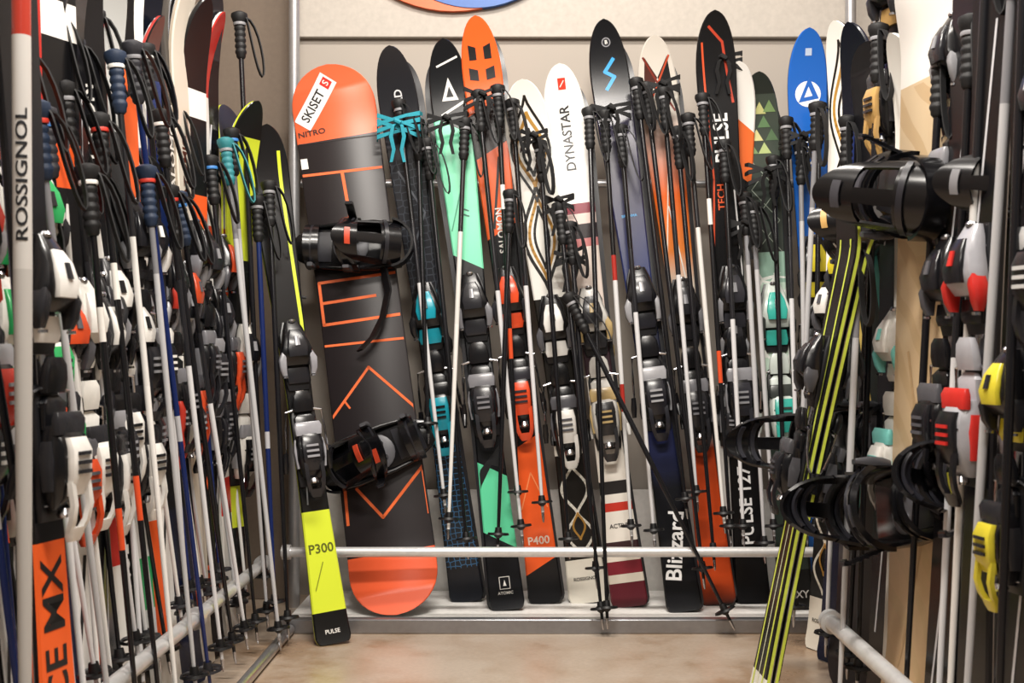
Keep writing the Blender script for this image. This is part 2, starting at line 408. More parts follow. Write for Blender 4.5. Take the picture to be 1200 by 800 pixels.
# ================= SETTING =================
def box(name,lo,hi,mat,bev=0,kind='structure'):
    mb=MB(); x0,y0,z0=lo;x1,y1,z1=hi
    mb.add([(x0,y0,z0),(x1,y0,z0),(x1,y1,z0),(x0,y1,z0),(x0,y0,z1),(x1,y0,z1),(x1,y1,z1),(x0,y1,z1)],[[3,2,1,0],[4,5,6,7],[0,1,5,4],[1,2,6,5],[2,3,7,6],[3,0,4,7]],mat)
    me=mb.mesh(name,sharp=.3); o=ob(name,me)
    if bev:
        bv=o.modifiers.new('b','BEVEL'); bv.width=bev; bv.segments=2
    if kind: o['kind']=kind
    return o
def floor_mat():
    m=bpy.data.materials.new('polished_concrete'); m.use_nodes=True; nt=m.node_tree;N=nt.nodes;K=nt.links;b=N['Principled BSDF']
    tc=N.new('ShaderNodeTexCoord'); n=N.new('ShaderNodeTexNoise'); n.inputs['Scale'].default_value=2.2; n.inputs['Detail'].default_value=8; n.inputs['Roughness'].default_value=.68
    K.new(tc.outputs['Object'],n.inputs['Vector']); r=N.new('ShaderNodeValToRGB'); K.new(n.outputs['Fac'],r.inputs[0])
    r.color_ramp.elements[0].position=.40; r.color_ramp.elements[0].color=lin('a58b72'); r.color_ramp.elements[1].position=.6; r.color_ramp.elements[1].color=lin('c4b5a5')
    e=r.color_ramp.elements.new(.47); e.color=lin('b7a38f')
    n2=N.new('ShaderNodeTexNoise'); n2.inputs['Scale'].default_value=90; n2.inputs['Detail'].default_value=4; K.new(tc.outputs['Object'],n2.inputs['Vector'])
    mx=N.new('ShaderNodeMix'); mx.data_type='RGBA'; mx.blend_type='MULTIPLY'; mx.inputs[0].default_value=.28; K.new(r.outputs[0],mx.inputs[6]); K.new(n2.outputs['Fac'],mx.inputs[7])
    K.new(mx.outputs[2],b.inputs['Base Color'])
    r2=N.new('ShaderNodeMapRange'); K.new(n.outputs['Fac'],r2.inputs[0]); r2.inputs[3].default_value=.15; r2.inputs[4].default_value=.5; K.new(r2.outputs[0],b.inputs['Roughness'])
    return m
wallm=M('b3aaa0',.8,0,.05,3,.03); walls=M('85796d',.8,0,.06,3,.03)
box('floor',(-1.4,-1.5,-.1),(1.4,4.1,0),floor_mat())
box('wall_back',(-1.4,3.98,0),(1.4,4.1,2.9),wallm)
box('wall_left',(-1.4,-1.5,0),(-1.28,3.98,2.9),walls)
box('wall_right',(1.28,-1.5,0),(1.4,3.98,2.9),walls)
box('ceiling',(-1.4,-1.5,2.9),(1.4,4.1,3.0),M('e0ddd8',.9))
box('trim_1',(-1.28,3.955,1.85),(1.28,3.98,2.9),M('c2bbb2',.8),.003)
box('trim_2',(-1.20,3.90,0),(-.775,3.98,2.9),M('75675a',.7),.003)
o=box('rack_platform',(-.70,3.47,0),(1.0,3.86,.038),M('eeece8',.5),.003,None); top(o,'white painted base board under the row of skis','rack base')
o=box('rack_sill',(-.72,3.43,0),(.98,3.468,.042),M('9c9c9f',.35,.8),.004,None); top(o,'grey metal edge profile along rack base','rack rail')
o=box('rack_back_panel',(-.70,3.88,.0),(1.0,3.90,.36),M('e6e3de',.6),.002,None); top(o,'white panel behind the ski bottoms on rack','rack panel')
def rail(name,pts,r,label,mat=None,flange=()):
    mb=MB(); mat=mat or M('c4c4c6',.3,.85); mb.tube(pts,r,mat,18)
    for p,d in flange:
        p=Vector(p); d=Vector(d)*.012; mb.tube([p-d,p+d],r*1.5,mat,18)
    o=ob(name,mb.mesh(name)); top(o,label,'rack rail'); return o
rail('rack_rail',[(-.715,3.45,.232),(1.0,3.45,.232)],.0145,'silver tubular rail across front of ski rack',M('dcdcdc',.3,.4),[((-.70,3.45,.232),(1,0,0))])
rail('rack_rail',[(-.72,3.775,1.34),(1.0,3.775,1.34)],.013,'silver upper tube the skis lean against')
rail('rack_post',[(-.745,3.79,0),(-.745,3.79,2.88)],.0175,'silver vertical rack post at the corner',M('b9b9bb',.35,.7))
rail('rack_post',[(1.02,3.79,0),(1.02,3.79,2.88)],.0175,'silver vertical rack post behind hanging poles',M('b9b9bb',.35,.7))
rail('rack_rail',[(-.76,1.2,.205),(-.76,3.42,.205)],.0165,'thick silver tube running along side ski rack',M('d4d4d4',.3,.5),[((-.76,2.72,.205),(0,1,0)),((-.76,3.41,.205),(0,1,0))])
rail('rack_rail',[(-.685,1.2,.016),(-.685,3.42,.016)],.014,'silver floor tube beside the crowded ski rack')
rail('rack_rail',[(-.985,1.2,1.34),(-.985,3.5,1.34)],.013,'silver upper tube behind crowded skis')
rail('rack_rail',[(.68,1.2,.205),(.68,2.70,.205)],.0175,'thick white-silver tube in front of snowboards',M('dcdcdc',.3,.4),[((.68,2.69,.205),(0,1,0))])
rail('rack_rail',[(1.0,1.2,1.25),(1.0,3.5,1.25)],.013,'silver upper tube behind leaning snowboards')
mb=MB(); seg=64
def disc(r,y,mat,dx=0,dz=0):
    mb.loft([[(dx+r*math.cos(2*math.pi*j/seg),yy,dz+r*math.sin(2*math.pi*j/seg)) for j in range(seg)] for yy in (0,y)],mat)
disc(.43,-.02,M('e8662a')); disc(.34,-.024,M('2a62b0'),.07,-.080)
o=ob('wall_sign',mb.mesh('wall_sign'),None,Matrix.Translation((-.25,3.954,2.360))); top(o,'round orange and blue sign on wall','sign')

# ================= STYLES =================
def st(k,label,bands,g=(),**kw): STY[k]=dict(label=label,bands=bands,g=list(g),**kw)
st('head','dark grey ski with teal binding and blue hexagon tail',[(0,'1a1d24'),(.06,'20252c'),(.30,'151519'),(.5,'232429'),(.8,'303036'),(.86,'222226')],
   [('text','HEAD',0.004,.90,.034,90,'d8d8da'),('poly',[(-.05,.50),(.05,.52),(.05,.56),(-.05,.535)],'1d5c6a'),('line',[(-.03,.62),(.035,.70),(-.03,.78)],.006,'565a63')],pat=[('hex',.06,.28,60,'3a6a94'),('hex',.5,.8,45,'3c4048')],bind=('151518','1a9bb0','151518'))
st('mint','black and mint green ski with white triangle logo',[(0,'121317'),(.115,'62d6a4'),(.235,'111215'),(.60,'7ee2b6'),(.845,'121316')],
   [('poly',[(-.026,.895),(.026,.895),(0,.935)],WH),('poly',[(-.012,.901),(.012,.901),(0,.92)],'121316'),('line',[(-.03,.955),(.035,.968)],.006,WH),('line',[(-.03,.87),(.04,.89)],.008,WH),
    ('text','77',.008,.69,.035,90,'1c5c4a'),('line',[(-.04,.66),(.04,.80)],.004,'2d8f6c'),('poly',[(-.05,.2),(.0,.245),(.05,.235),(.05,.29),(-.05,.23)],'111215'),
    ('line',[(-.015,.035),(.015,.035),(.015,.055),(-.015,.055),(-.015,.035)],.002,WH),('text','ATOMIC',0,.028,.012,0,WH),('poly',[(-.005,.04),(.005,.04),(0,.05)],WH)],skew=.6,bind=('131316','26262a','77777c'))
st('orange','orange ski with black markings and white P400 lettering',[(0,'141416'),(.06,'f05e26'),(.27,'131315'),(.63,'ee6630'),(.77,'241512'),(.85,'f06228')],
   [('poly',[(-.035,.955),(-.012,.95),(-.012,.93),(-.035,.93)],'141416'),('poly',[(.035,.955),(.012,.95),(.012,.93),(.035,.93)],'141416'),('poly',[(-.04,.918),(-.012,.913),(-.012,.895),(-.04,.898)],'141416'),('poly',[(.04,.918),(.012,.913),(.012,.895),(.04,.898)],'141416'),
    ('line',[(-.02,.64),(.02,.76)],.008,'141416'),('text','P400',.0,.105,.034,0,'f6d9c8'),('text','SALOMON',.0,.635,.03,90,WH),('line',[(-.04,.16),(.0,.22),(.04,.16)],.004,'ff9058')],skew=-.5,bind=('131316','e5512a','303036'))
def ogee(a,t0,t1,w,h):
    L=[];n=14
    for s in(-1,1): L.append(('line',[(s*a*max(0,math.sin(math.pi*i/n))**1.4,t0+(t1-t0)*i/n) for i in range(n+1)],w,h))
    return L
st('ivory','white ski with gold and black ogee pattern',[(0,'e4dfd2'),(.08,'161412'),(.28,'e8e4d8'),(.30,'1f1c18'),(.58,'f2efe8')],
   ogee(.055,.60,.80,.010,'1d1a17')+ogee(.038,.62,.78,.009,'b8893c')+ogee(.022,.64,.76,.008,'1d1a17')+ogee(.06,.77,.97,.008,'1d1a17')+ogee(.044,.80,.94,.010,'b8893c')+ogee(.024,.82,.91,.009,'1d1a17')+
   ogee(.04,.09,.17,.008,'e8e4d8')+ogee(.04,.17,.26,.008,'e8e4d8')+ogee(.018,.12,.17,.006,'b8893c')+[('text','ROSSIGNOL',0,.045,.014,0,'28241f')],W=1.15,bind=('161618','e9e7e2','55555a'))
st('dyn','white ski with black lettering and maroon stripes',[(0,'5c1f28'),(.04,'d8cfc0'),(.055,'7d2430'),(.08,'e9e0d2'),(.095,'3a2226'),(.115,'efe9df'),(.17,'c83a2c'),(.185,'efe9df'),(.20,'2d2a2a'),(.225,'efe9df'),(.42,'3c2a30'),(.52,'e8d9cf'),(.66,'c77c7c'),(.675,'2c2224'),(.70,'e8d0c8'),(.72,'8c3c48'),(.74,'f4f2ee')],
   [('text','DYNASTAR',0,.865,.042,90,'2a2a2c',.95),('poly',[(-.012,.955),(.012,.955),(.012,.975),(-.012,.975)],'d8402e'),('line',[(-.006,.96),(.006,.97)],.003,WH),('text','ACTIVE',0,.145,.018,0,'2a2a2c')],W=1.05,bind=('cfcdc8','29292c','b8a070'))
st('bolt','indigo ski with black tip and blue lightning emblem',[(0,'0f0f13'),(.2,'101116'),(.3,'1d2450'),(.42,'121216'),(.55,'242f60'),(.7,'2c2a4a'),(.8,'322d48'),(.88,'131317'),(1,'0f0f12')],
   [('line',[(.016,.935),(-.014,.915),(.014,.905),(-.014,.885)],.011,'2e9be0'),('circ',0,.963,.014,'8f8f94'),('circ',0,.963,.011,'1a1a20'),('text','B',0,.963,.016,0,WH),('text','Blizzard',.0,.105,.066,80,'f0f0f0'),('text','BRAHMA',0,.66,.012,0,'4aa3e0')],smooth=True,bind=('131317','202026','9a9a9e'))
st('amber','orange and white ski with black cross tip graphic',[(0,'141313'),(.05,'d9501f'),(.27,'b0401c'),(.30,'e6e0d8'),(.33,'1a181a'),(.56,'e9dccb'),(.62,'ef8a3e'),(.72,'ef6a22'),(.87,'d8d2c8'),(1,'cfc8be')],
   [('poly',[(-.05,.88),(.0,.93),(-.035,.965)],'4a221a'),('poly',[(.05,.88),(.0,.93),(.035,.965)],'141416'),('line',[(-.045,.87),(.04,.965)],.006,'b8482a'),('line',[(.045,.87),(-.04,.965)],.006,'7a2a1e'),('line',[(-.035,.6),(.02,.85)],.004,'fbe9d8'),('line',[(.03,.5),(-.01,.7)],.004,'f7f0e8')],smooth=True,bind=('131316','242428','77777c'))
st('pulse','black ski with large white upright lettering',[(0,'101012'),(.05,'111113'),(.62,'131315'),(.66,'151517'),(.95,'131315')],
   [('text','PULSE',.004,.79,.064,90,'f2f2f2',.9),('text','TECH',-.01,.69,.032,90,'e05a2c'),('text','PULSE 127',.0,.165,.054,90,'f2f2f2'),('line',[(-.045,.60),(-.03,.72),(-.042,.95)],.006,'d9502a'),('line',[(.045,.85),(.02,.95),(-.02,.975)],.008,'b8402a'),('line',[(.04,.5),(.03,.7)],.005,'dcdcdc')],bind=('131316','303036','8f8f94'))
st('spike','white ski with orange and black lance stripes',[(0,'151517'),(.1,'e5e2dd'),(.28,'151517'),(.5,'e5e2dd'),(.75,'151517'),(.80,'e26a30'),(.9,'e9e6e1')],[('line',[(-.03,.5),(.02,.74)],.008,'e0582c'),('line',[(.03,.5),(-.01,.78)],.006,'1d1d1f')],skew=.8)
st('olive','dark olive ski with green triangle pattern',[(0,'121415'),(.07,'2c3630'),(.30,'b9d9c4'),(.42,'c9e0d0'),(.60,'9bbfae'),(.66,'333a35'),(.82,'3e463e'),(.96,'262a26')],
   [('text','ROXY',0,.025,.03,0,WH)]+[('poly',[(x-.02,t),(x+.02,t),(x,t+.022)],h) for x,t,h in[(-.03,.85,'6f8a58'),(.01,.85,'a8b878'),(.035,.875,'4f6a48'),(-.012,.875,'c9c48a'),(-.035,.90,'7f9a62'),(.012,.90,'5a7a52'),(0,.925,'b8b87a'),(.03,.928,'6f8a58')]]+
   [('line',[(-.04,.66),(.04,.72),(-.04,.78),(.04,.84)],.0025,'8a9488'),('line',[(.04,.66),(-.04,.72),(.04,.78),(-.04,.84)],.0025,'8a9488')],bind=('cfd8d2','38a89a','3a3e3c'),pat=[('cell',.3,.62,24,'f0f4ee')])
st('blue','bright blue ski with white star emblem',[(0,'2a6fc4'),(.06,'2767b8'),(.28,'14161c'),(.5,'d8c23a'),(.54,'1c4f98'),(.62,'1f64c0')],
   [('circ',0,.89,.040,'f2f4f6'),('poly',[(-.03,.875),(.034,.882),(.004,.92)],'1f64c0'),('poly',[(-.012,.884),(.014,.887),(.002,.903)],'f2f4f6'),('text','STAR',.006,.79,.040,90,'f2f4f6'),('poly',[(-.01,.955),(.01,.955),(.01,.967),(-.01,.967)],'b8c8e0'),('text','DYNASTAR',0,.03,.012,0,WH),('line',[(-.02,.08),(.02,.14)],.006,'6aa8e8')],bind=('161619','d9c832','3a3a3e'))
st('flame','black ski tip with red and yellow script',[(0,'121214'),(.6,'151415')],[('line',[(-.03,.85),(.02,.88),(-.02,.91),(.03,.94)],.009,'d8372c'),('line',[(-.02,.82),(.02,.85),(-.01,.87)],.007,'e0b030')])
st('yellow','black ski with yellow P300 tail section',[(0,'121314'),(.055,'dcec3e'),(.245,'121314'),(.62,'161618')],[('text','P300',0,.175,.036,0,'5d6420'),('text','PULSE',0,.022,.016,0,WH),('line',[(-.03,.1),(.0,.15)],.003,'8a9424'),('line',[(-.02,.26),(.02,.6)],.004,'8a8f94'),('line',[(.035,.55),(.03,.95)],.010,'cfe035')],W=.95,side='cfe035',bind=('141417','232327','9a9aa0'))
G=[('g1','black ski with orange tail and black letters',[(0,'f0642a'),(.305,'111114'),(.6,'141418')],[('text','RACE MX',0,.20,.075,90,'1a1a1c')],'111114'),
('g2','white and red racing ski on crowded rack',[(0,'e5e3de'),(.2,'c8342a'),(.26,'e9e6e0'),(.6,'c8342a'),(.66,'ece9e4'),(.86,'b82c26')],[('text','RACE',0,.75,.045,90,'1a1a1c')],'e0ded8'),
('g3','plain black ski with silver lines',[(0,'111114'),(.3,'1c1c20'),(.6,'101013'),(.9,'26262a')],[('line',[(-.02,.1),(.02,.3)],.006,'c8c8cc'),('line',[(-.02,.6),(.02,.8)],.006,'c8c8cc')],'151518'),
('g4','orange and white ski beside hanging poles',[(0,'e2e0dc'),(.08,'ea5f2a'),(.24,'e2e0dc'),(.6,'ea6430'),(.84,'121215')],[('text','ROSSIGNOL',0,.42,.04,90,'c0422a')],'e86030'),
('g5','dark blue ski with light lettering',[(0,'131a34'),(.25,'0e1016'),(.6,'1a2c60'),(.85,'101420')],[('text','VOLKL',0,.7,.05,90,WH)],'131a34'),
('g6','silver grey ski with green accents',[(0,'b8bab8'),(.15,'2f8f56'),(.22,'c8c8c6'),(.6,'2a2c2e'),(.8,'c4c6c4')],[],'c2c2c0'),
('g7','white ski with black line graphics',[(0,'ecebe7'),(.28,'131315'),(.34,'ecebe7'),(.8,'131315'),(.84,'ecebe7')],[('line',[(-.03,.02),(.03,.25)],.008,'1d1d1f'),('line',[(.03,.6),(-.03,.78)],.008,'1d1d1f')],'eceae6'),
('g8','red ski with black middle section',[(0,'b8302a'),(.22,'111114'),(.62,'b2302a'),(.88,'111114')],[('text','SKISET',0,.12,.03,90,WH)],'9c2822'),
('g9','black and yellow-green ski next to post',[(0,'1a1b1c'),(.2,'cfdc38'),(.28,'121314'),(.7,'d2e03a'),(.93,'121315')],[],'cfdc38'),
('g10','pale beige patterned ski on crowded rack',[(0,'cfc4b4'),(.3,'3f352e'),(.6,'d8d0c2')],[('text','ATOMIC',0,.72,.042,90,'5a2a1c')],'b8aa98'),
('g11','black ski with white lettering in rack',[(0,'101012'),(.5,'151518')],[('text','SALOMON',0,.72,.05,90,WH),('text','ROSSIGNOL',0,.16,.045,90,WH)],'101012'),
('g12','black ski with orange stripes in rack',[(0,'121214'),(.1,'e85c28'),(.14,'121214'),(.65,'e85c28'),(.7,'121214'),(.82,'ece9e4'),(.86,'121214')],[('line',[(-.03,.15),(.02,.3)],.008,'e85c28')],'121214')]
for k,l,b,g,s in G: st(k,l,b,g,side=s)
st('lime','black ski with lime green edge lines',[(0,'e6e6dc'),(.08,'121311'),(.3,'111213'),(.9,'131412')],[('line',[(-.03,.02),(-.026,.5),(-.03,.9)],.008,'d2e05a'),('line',[(.03,.02),(.026,.5),(.03,.9)],.008,'d2e05a'),('line',[(0,.03),(0,.45)],.004,'e8ecc8')],side='c8d850',base='111113')
st('xdr','white ski with black upright lettering and lines',[(0,'dedcd6'),(.35,'2a2a2e'),(.6,'e6e4de')],[('text','XDR',0,.19,.065,90,'1c1c1e'),('line',[(-.03,.3),(.03,.34)],.005,'1c1c1e')],side='d8d6d0')

# ================= BACK ROW =================
GB='pairs of skis along the end rack'
Zp=.038
def bbase(px,py):
    Y=(ZC-Zp)*F/(py-CY); Y=min(max(Y,3.505),3.70); return Vector(((px-CX)*Y/F,Y,Zp+.001))
def btop(b,px,py,Yr=3.735):
    s=(Yr-b.y)/(1.34-Zp); k=(py-CY)/F
    Y=(b.y+s*(ZC-Zp))/(1+s*k); return Vector(((px-CX)*Y/F,Y,ZC-k*Y))
def bski(style,tp,foot,Yr=3.735,mate=0.,**kw):
    b=bbase(*foot); t=btop(b,tp[0],tp[1]+6,Yr)
    if mate:
        d=Vector((mate,.002,0)); ski(style,b+d*.4,t+d-Vector((0,0,.012)),(0,1,0),GB,bt=kw.get('bt',.31),bs=1.1)
    return ski(style,b,t,(0,-1,0),GB,bs=kw.pop('bs',1.32),**kw)
bski('head',(459,54),(548,699),bt=.30,mate=.02)
bski('mint',(521,48),(595,714),bt=.31,mate=-.018)
bski('orange',(558,20),(640,706),bt=.31,mate=.018)
bski('ivory',(612,93),(690,705),bt=.295,mate=.015)
bski('dyn',(655,76),(738,710),bt=.30,mate=.02)
bski('bolt',(706,26),(802,716),bt=.31,mate=.022)
bski('amber',(764,43),(842,708),bt=.30,mate=.018)
bski('spike',(862,72),(852,700),bt=.30,bs=1.1)
bski('pulse',(834,13),(882,706),3.69,bt=.31)
bski('olive',(885,86),(932,713),bt=.31,mate=.016)
bski('blue',(943,34),(966,706),bt=.37,mate=.014)
bski('flame',(1000,38),(1002,700),bt=.32)
b=bbase(468,719); t=btop(b,387,84,3.735)
me_=frame(b,t,(0,-1,0)); inv=me_.inverted(); Lb=(t-b).length
def p2l(px,py,surf=-.010):
    o=inv@Vector((0,0,ZC)); d=inv.to_3x3()@Vector(((px-CX)/F,1,-(py-CY)/F)); s=(surf-o.y)/d.y; q=o+d*s; return (q.x,q.z/Lb)
def pl(*pts): return [p2l(*p) for p in pts]
OR='f0703a'
gs=[('line',pl((350,207),(452,195)),.008,OR),('line',pl((401,202),(410,253)),.010,OR),
 ('line',pl((470,318),(374,332),(380,381),(468,368)),.009,OR),('line',pl((377,356),(440,346)),.009,OR),('line',pl((380,406),(480,395)),.007,OR),
 ('line',pl((388,492),(432,430),(489,479)),.008,OR),('line',pl((404,470),(410,478)),.006,OR),
 ('line',pl((402,548),(408,615)),.009,OR),('line',pl((418,573),(449,606),(495,546),(503,600)),.009,OR),
 ('line',pl((343,171),(442,158)),.003,'2a2224'),('poly',pl((348,200),(362,198),(360,186),(346,188)),WH)]
c=p2l(371,122)
r55=math.radians(52)
def rr(w,h): return [(c[0]+x*math.cos(r55)-y*math.sin(r55),c[1]+(x*math.sin(r55)+y*math.cos(r55))/Lb) for x,y in((-w,-h),(w,-h),(w,h),(-w,h))]
gs+=[('poly',rr(.085,.029),'f2f0ee'),('text','SKISET',c[0]-.015*math.cos(r55),c[1]-.015*math.sin(r55)/Lb,.040,52,'1a1a1c',.92)]
cx,cz=c[0]+.066*math.cos(r55),c[1]+.066*math.sin(r55)/Lb
gs+=[('poly',[(cx+x*math.cos(r55)-y*math.sin(r55),cz+(x*math.sin(r55)+y*math.cos(r55))/Lb) for x,y in((-.013,-.016),(.013,-.016),(.013,.016),(-.013,.016))],'d8352c'),
 ('text','S',cx,cz,.028,52,WH)]
q=p2l(366,160); gs.append(('text','NITRO',q[0],q[1]+.006,.024,4,'3a2018',1.2))
me=snowboard_body('snowboard_deck',Lb,[(0,'ee6238'),(.105,'241f21'),(.865,'ee6a40')],gs,W=.133,skew=-.02)
e=snowboard(me,b,t,(0,-1,0),'charcoal snowboard with orange ends and outline letters','snowboards in the racks')
SBC=('0d0d10','c2452a','232328')
sb_binding(e,p2l(408,292)[1]*Lb,172,SBC,fold=68,s=1.2)
sb_binding(e,p2l(450,530)[1]*Lb,14,SBC,fold=58,s=1.2)
mb=MB(); P=[p2l(*p) for p in((452,318),(458,345),(452,375),(440,398),(424,413))]
mb.ribbon([(x,-.05-.02*i*(4-i)/4,z*Lb) for i,(x,z) in enumerate(P)],(.7,-.7,0),.028,.007,M('111114',.4))
P=[p2l(*p) for p in((350,300),(338,325),(345,350),(362,352))]
mb2=MB(); mb2.ribbon([(x,-.05,z*Lb) for i,(x,z) in enumerate(P)],(.3,-1,0),.018,.004,M('111114',.4))
ob('strap',mb.mesh('strap'),e); ob('strap',mb2.mesh('strap'),e)
KB=[(0,'141417'),(.5,'17171b')]; KS=[(0,'d4d4d6'),(.55,'222226'),(.7,'151518')]; KW=[(0,'e4e2de'),(.5,'dad8d4'),(.72,'1f1f22')]; KG=[(0,'b8b8ba'),(.8,'808084')]; KO=[(0,'141417'),(.35,'d8502a'),(.42,'141417'),(.7,'e8e4de'),(.76,'141417')]
KR=[(0,'d0d0d0'),(.3,'a83028'),(.36,'d4d4d4'),(.6,'a83028'),(.66,'141416')]; KU=[(0,'16265a'),(.4,'b8b8bc'),(.44,'16265a')]
GP='ski poles hanging on the end rack'
def plane(px,py,off):
    k=(py-CY)/F; Y=(3.60+.1*(ZC-.05)-off)/(1+.1*k); return ((px-CX)*Y/F,Y,ZC-k*Y)
def bpole(tp,bt,bands,o1=.07,o0=.07,label='black ski pole hanging in front of skis',**kw):
    pole(plane(*bt,o0),plane(*tp,o1),GP,label,bands,**kw)
LS='silver ski pole with black grip between skis'; LW='white ski pole with black grip between skis'
for tp_,bt_,bn,o1,o0,lb in [((467,118),(523,604),KS,.055,.08,LS),((489,140),(502,520),KB,.05,.09,None),((545,140),(525,632),KW,.06,.115,LW),((560,108),(613,640),KS,.075,.10,LS),
 ((583,100),(608,600),KO,.08,.09,'black and orange ski pole between skis'),((655,238),(707,738),KB,.08,.20,None),((668,262),(700,690),KB,.09,.16,None),((690,128),(712,737),KB,.07,.205,None),
 ((665,345),(861,738),KB,.13,.21,'black ski pole leaning diagonally across the skis'),((708,130),(741,640),KR,.08,.10,'red and silver ski pole beside white ski'),((745,92),(806,608),KB,.07,.11,None),
 ((757,100),(826,690),KB,.06,.14,None),((777,105),(818,600),KS,.09,.10,LS),((806,135),(850,625),KW,.09,.11,LW),((823,112),(857,640),KO,.085,.11,'black and orange ski pole between skis'),
 ((872,228),(897,660),KG,.08,.12,LS),((882,240),(908,640),KG,.09,.11,LS),((921,140),(936,620),KS,.07,.10,LS),((960,120),(955,640),KB,.09,.12,None),
 ((500,165),(549,655),KB,.06,.10,None),((600,118),(637,612),KS,.07,.09,LS),((632,165),(668,655),KB,.06,.10,None),((727,150),(768,645),KS,.07,.10,LS),((793,150),(838,668),KB,.07,.12,None),
 ((848,165),(872,640),KS,.09,.12,LS),((906,185),(922,668),KB,.06,.10,None),((938,170),(946,640),KG,.07,.10,LS),((598,225),(583,650),KB,.09,.13,None)]:
    bpole(tp_,bt_,bn,o1,o0,lb or 'black ski pole hanging in front of skis')
def tie(cx,cy,hexc,label,w=40,n=3,tail=1.):
    mb=MB(); m=M(hexc,.75,0,.25,150,.3)
    c=Vector(plane(cx,cy,.075)); s=w/390
    for i in range(n):
        a=(-1)**i*random.uniform(.2,.5); z=(i-n/2)*.010
        mb.ribbon([(-s*.54,.035,z-a*.06),(-s*.5,-.002,z-a*.05),(-s*.2,-.014,z-a*.02),(s*.2,-.014-i*.002,z+a*.02),(s*.5,-.002,z+a*.05),(s*.54,.035,z+a*.06)],(0,0,1),[.010,.014,.010,.010,.014,.010],.004,m)
    for q in(-1,1):
        P=[(0,-.018,0),(q*.014,-.032,-.012),(q*.020,-.030,-.04*tail),(q*.012,-.024,-.075*tail),(q*.02,-.022,-.11*tail)]
        mb.ribbon(P,(1,.3,.1),[.008,.010,.012,.011,.009],.003,m)
    mb.tube([(-.012,-.02,.004),(-.004,-.03,.006),(.006,-.03,-.002),(.012,-.02,-.006)],[.004,.008,.008,.004],m,8)
    o=ob('ski_strap',mb.mesh('ski_strap'),None,Matrix.Translation(c)); top(o,label,'strap','straps tying ski tips')
tie(467,145,'2495a8','teal fabric strap knotted around grey ski',50,5,1.1)
for x,y,w in((524,140,46),(566,112,44),(716,128,46),(776,100,42),(846,70,48),(899,200,44),(940,160,46),(655,235,34),(626,160,30),(668,300,34),(872,262,34)):
    tie(x,y,'121214','black fabric strap knotted around ski tip',w,3)

# ================= YELLOW SKI =================
ski('yellow',(-.545,3.32,.001),(-.79,3.54,1.46),(.45,-1,0),'skis standing in front of rack',bt=.31,bs=1.25)

# ================= LEFT RACK =================
GL='skis packed along the side rack'
binds=[('131316','26262a','8a8a8e'),('e4e2dc','ecebe6','2a2a2e'),('131316','d8502a','55555a'),('e4e2dc','2f9f5a','26262a'),('141417','c23a2c','9a9a9e'),('1c1c20','e9e7e2','131316'),('e2dfd8','131316','8a8a8e'),('141417','1c1c20','77777c'),('131316','1c1c20','e9e7e2'),('b9b9bc','17171a','d8502a')]
order=['g12','g7','g3','g11','g4','g8','g5','g7','g12','g3','g2','g11','g6','g4','g3','g7','g8','g5','g4','g11','g10','g12','g7','g3','g2','g9']
n=len(order)
for i,k in enumerate(order):
    Y=1.86+i*(3.39-1.86)/(n-1)
    L=random.uniform(1.60,1.80); a=math.radians(random.uniform(-4,30)); dy=random.uniform(-.04,.04)
    if Y>2.9: L=random.uniform(1.70,1.84)
    X0=-.845+random.uniform(-.02,.02)
    if k=='g9': L=1.52
    base=Vector((X0,Y,.004)); tp=Vector((-.965+random.uniform(-.02,.03)+(.05 if Y>3 else 0)+(.08 if k=='g9' else 0),Y+dy,L))
    f=(math.cos(a),-math.sin(a),0); zb=random.choice([.30,.31,.33,.36,.40])
    ski(k,base,tp,f,GL,bt=zb,bind=random.choice(binds),bs=1.2)
    f2=(-math.cos(a),math.sin(a),0)
    d=Vector(f2).normalized()*.003
    ski(k,base+d,tp+d,f2,GL,bt=zb+random.uniform(-.02,.03),bind=random.choice(binds),bs=1.1)
ski('g1',(-.70,1.80,.003),(-.825,1.85,1.7),(1,-.2,0),GL,bt=.34,bind=('131316','e8e6e2','26262a'),bs=1.15)
GLP='ski poles packed along the side rack'
pals=[(KB,'black ski pole in crowded side rack'),(KG,'silver ski pole in crowded side rack'),(KW,'white ski pole in crowded side rack'),(KR,'red and silver ski pole in crowded rack'),(KS,'silver and black ski pole in rack'),(KO,'black and orange ski pole in rack'),(KU,'blue and silver ski pole in rack')]
random.seed(5)
wts=[0,1,1,1,1,2,3,4,4,4,5,6,0,5]
NP=42
for i in range(NP):
    Y=1.76+i*(3.38-1.76)/(NP-1)+random.uniform(-.01,.01)
    b_,l_=pals[random.choice(wts)]
    X=-.805+random.uniform(-.01,.015) if i%3 else -.722
    zt=random.uniform(1.15,1.55); zb=random.uniform(.06,.2)
    if i%3==0: zb=random.uniform(.03,.06)
    pole((X,Y,zb),(X-.12-random.uniform(-.02,.04),Y+random.uniform(-.16,.08),zt),GLP,l_,b_,gripc=random.choice([BK,BK,BK,BK,'2c2c32','1c2c44']),acc=random.choice(['c83a2c','3f7fc4','8a8a8e',WH]),basket=random.choice([BK,BK,'222226']),face=(1,-.6,0),rad=.0066)
pole((-.725,1.72,.25),(-.750,1.76,1.62),GLP,'grey ski pole with black upright lettering',[(0,'b9b6b2'),(.5,'c9c6c2'),(.75,'b03a2c')],rad=.0135,txt='ROSSIGNOL',face=(.42,-1,0))
pole((-.665,3.2,.01),(-.84,3.3,1.40),GLP,'silver ski pole leaning at rack end',KG,gripc='2f7f86',face=(1,-1,0))
pole((-.70,3.3,.06),(-.78,3.42,1.25),GLP,'blue and silver ski pole in rack',KU,face=(1,-1,0))
pole((-.66,3.28,.02),(-.75,3.44,1.30),GLP,'black ski pole at the rack end',KB,face=(1,-1,0))
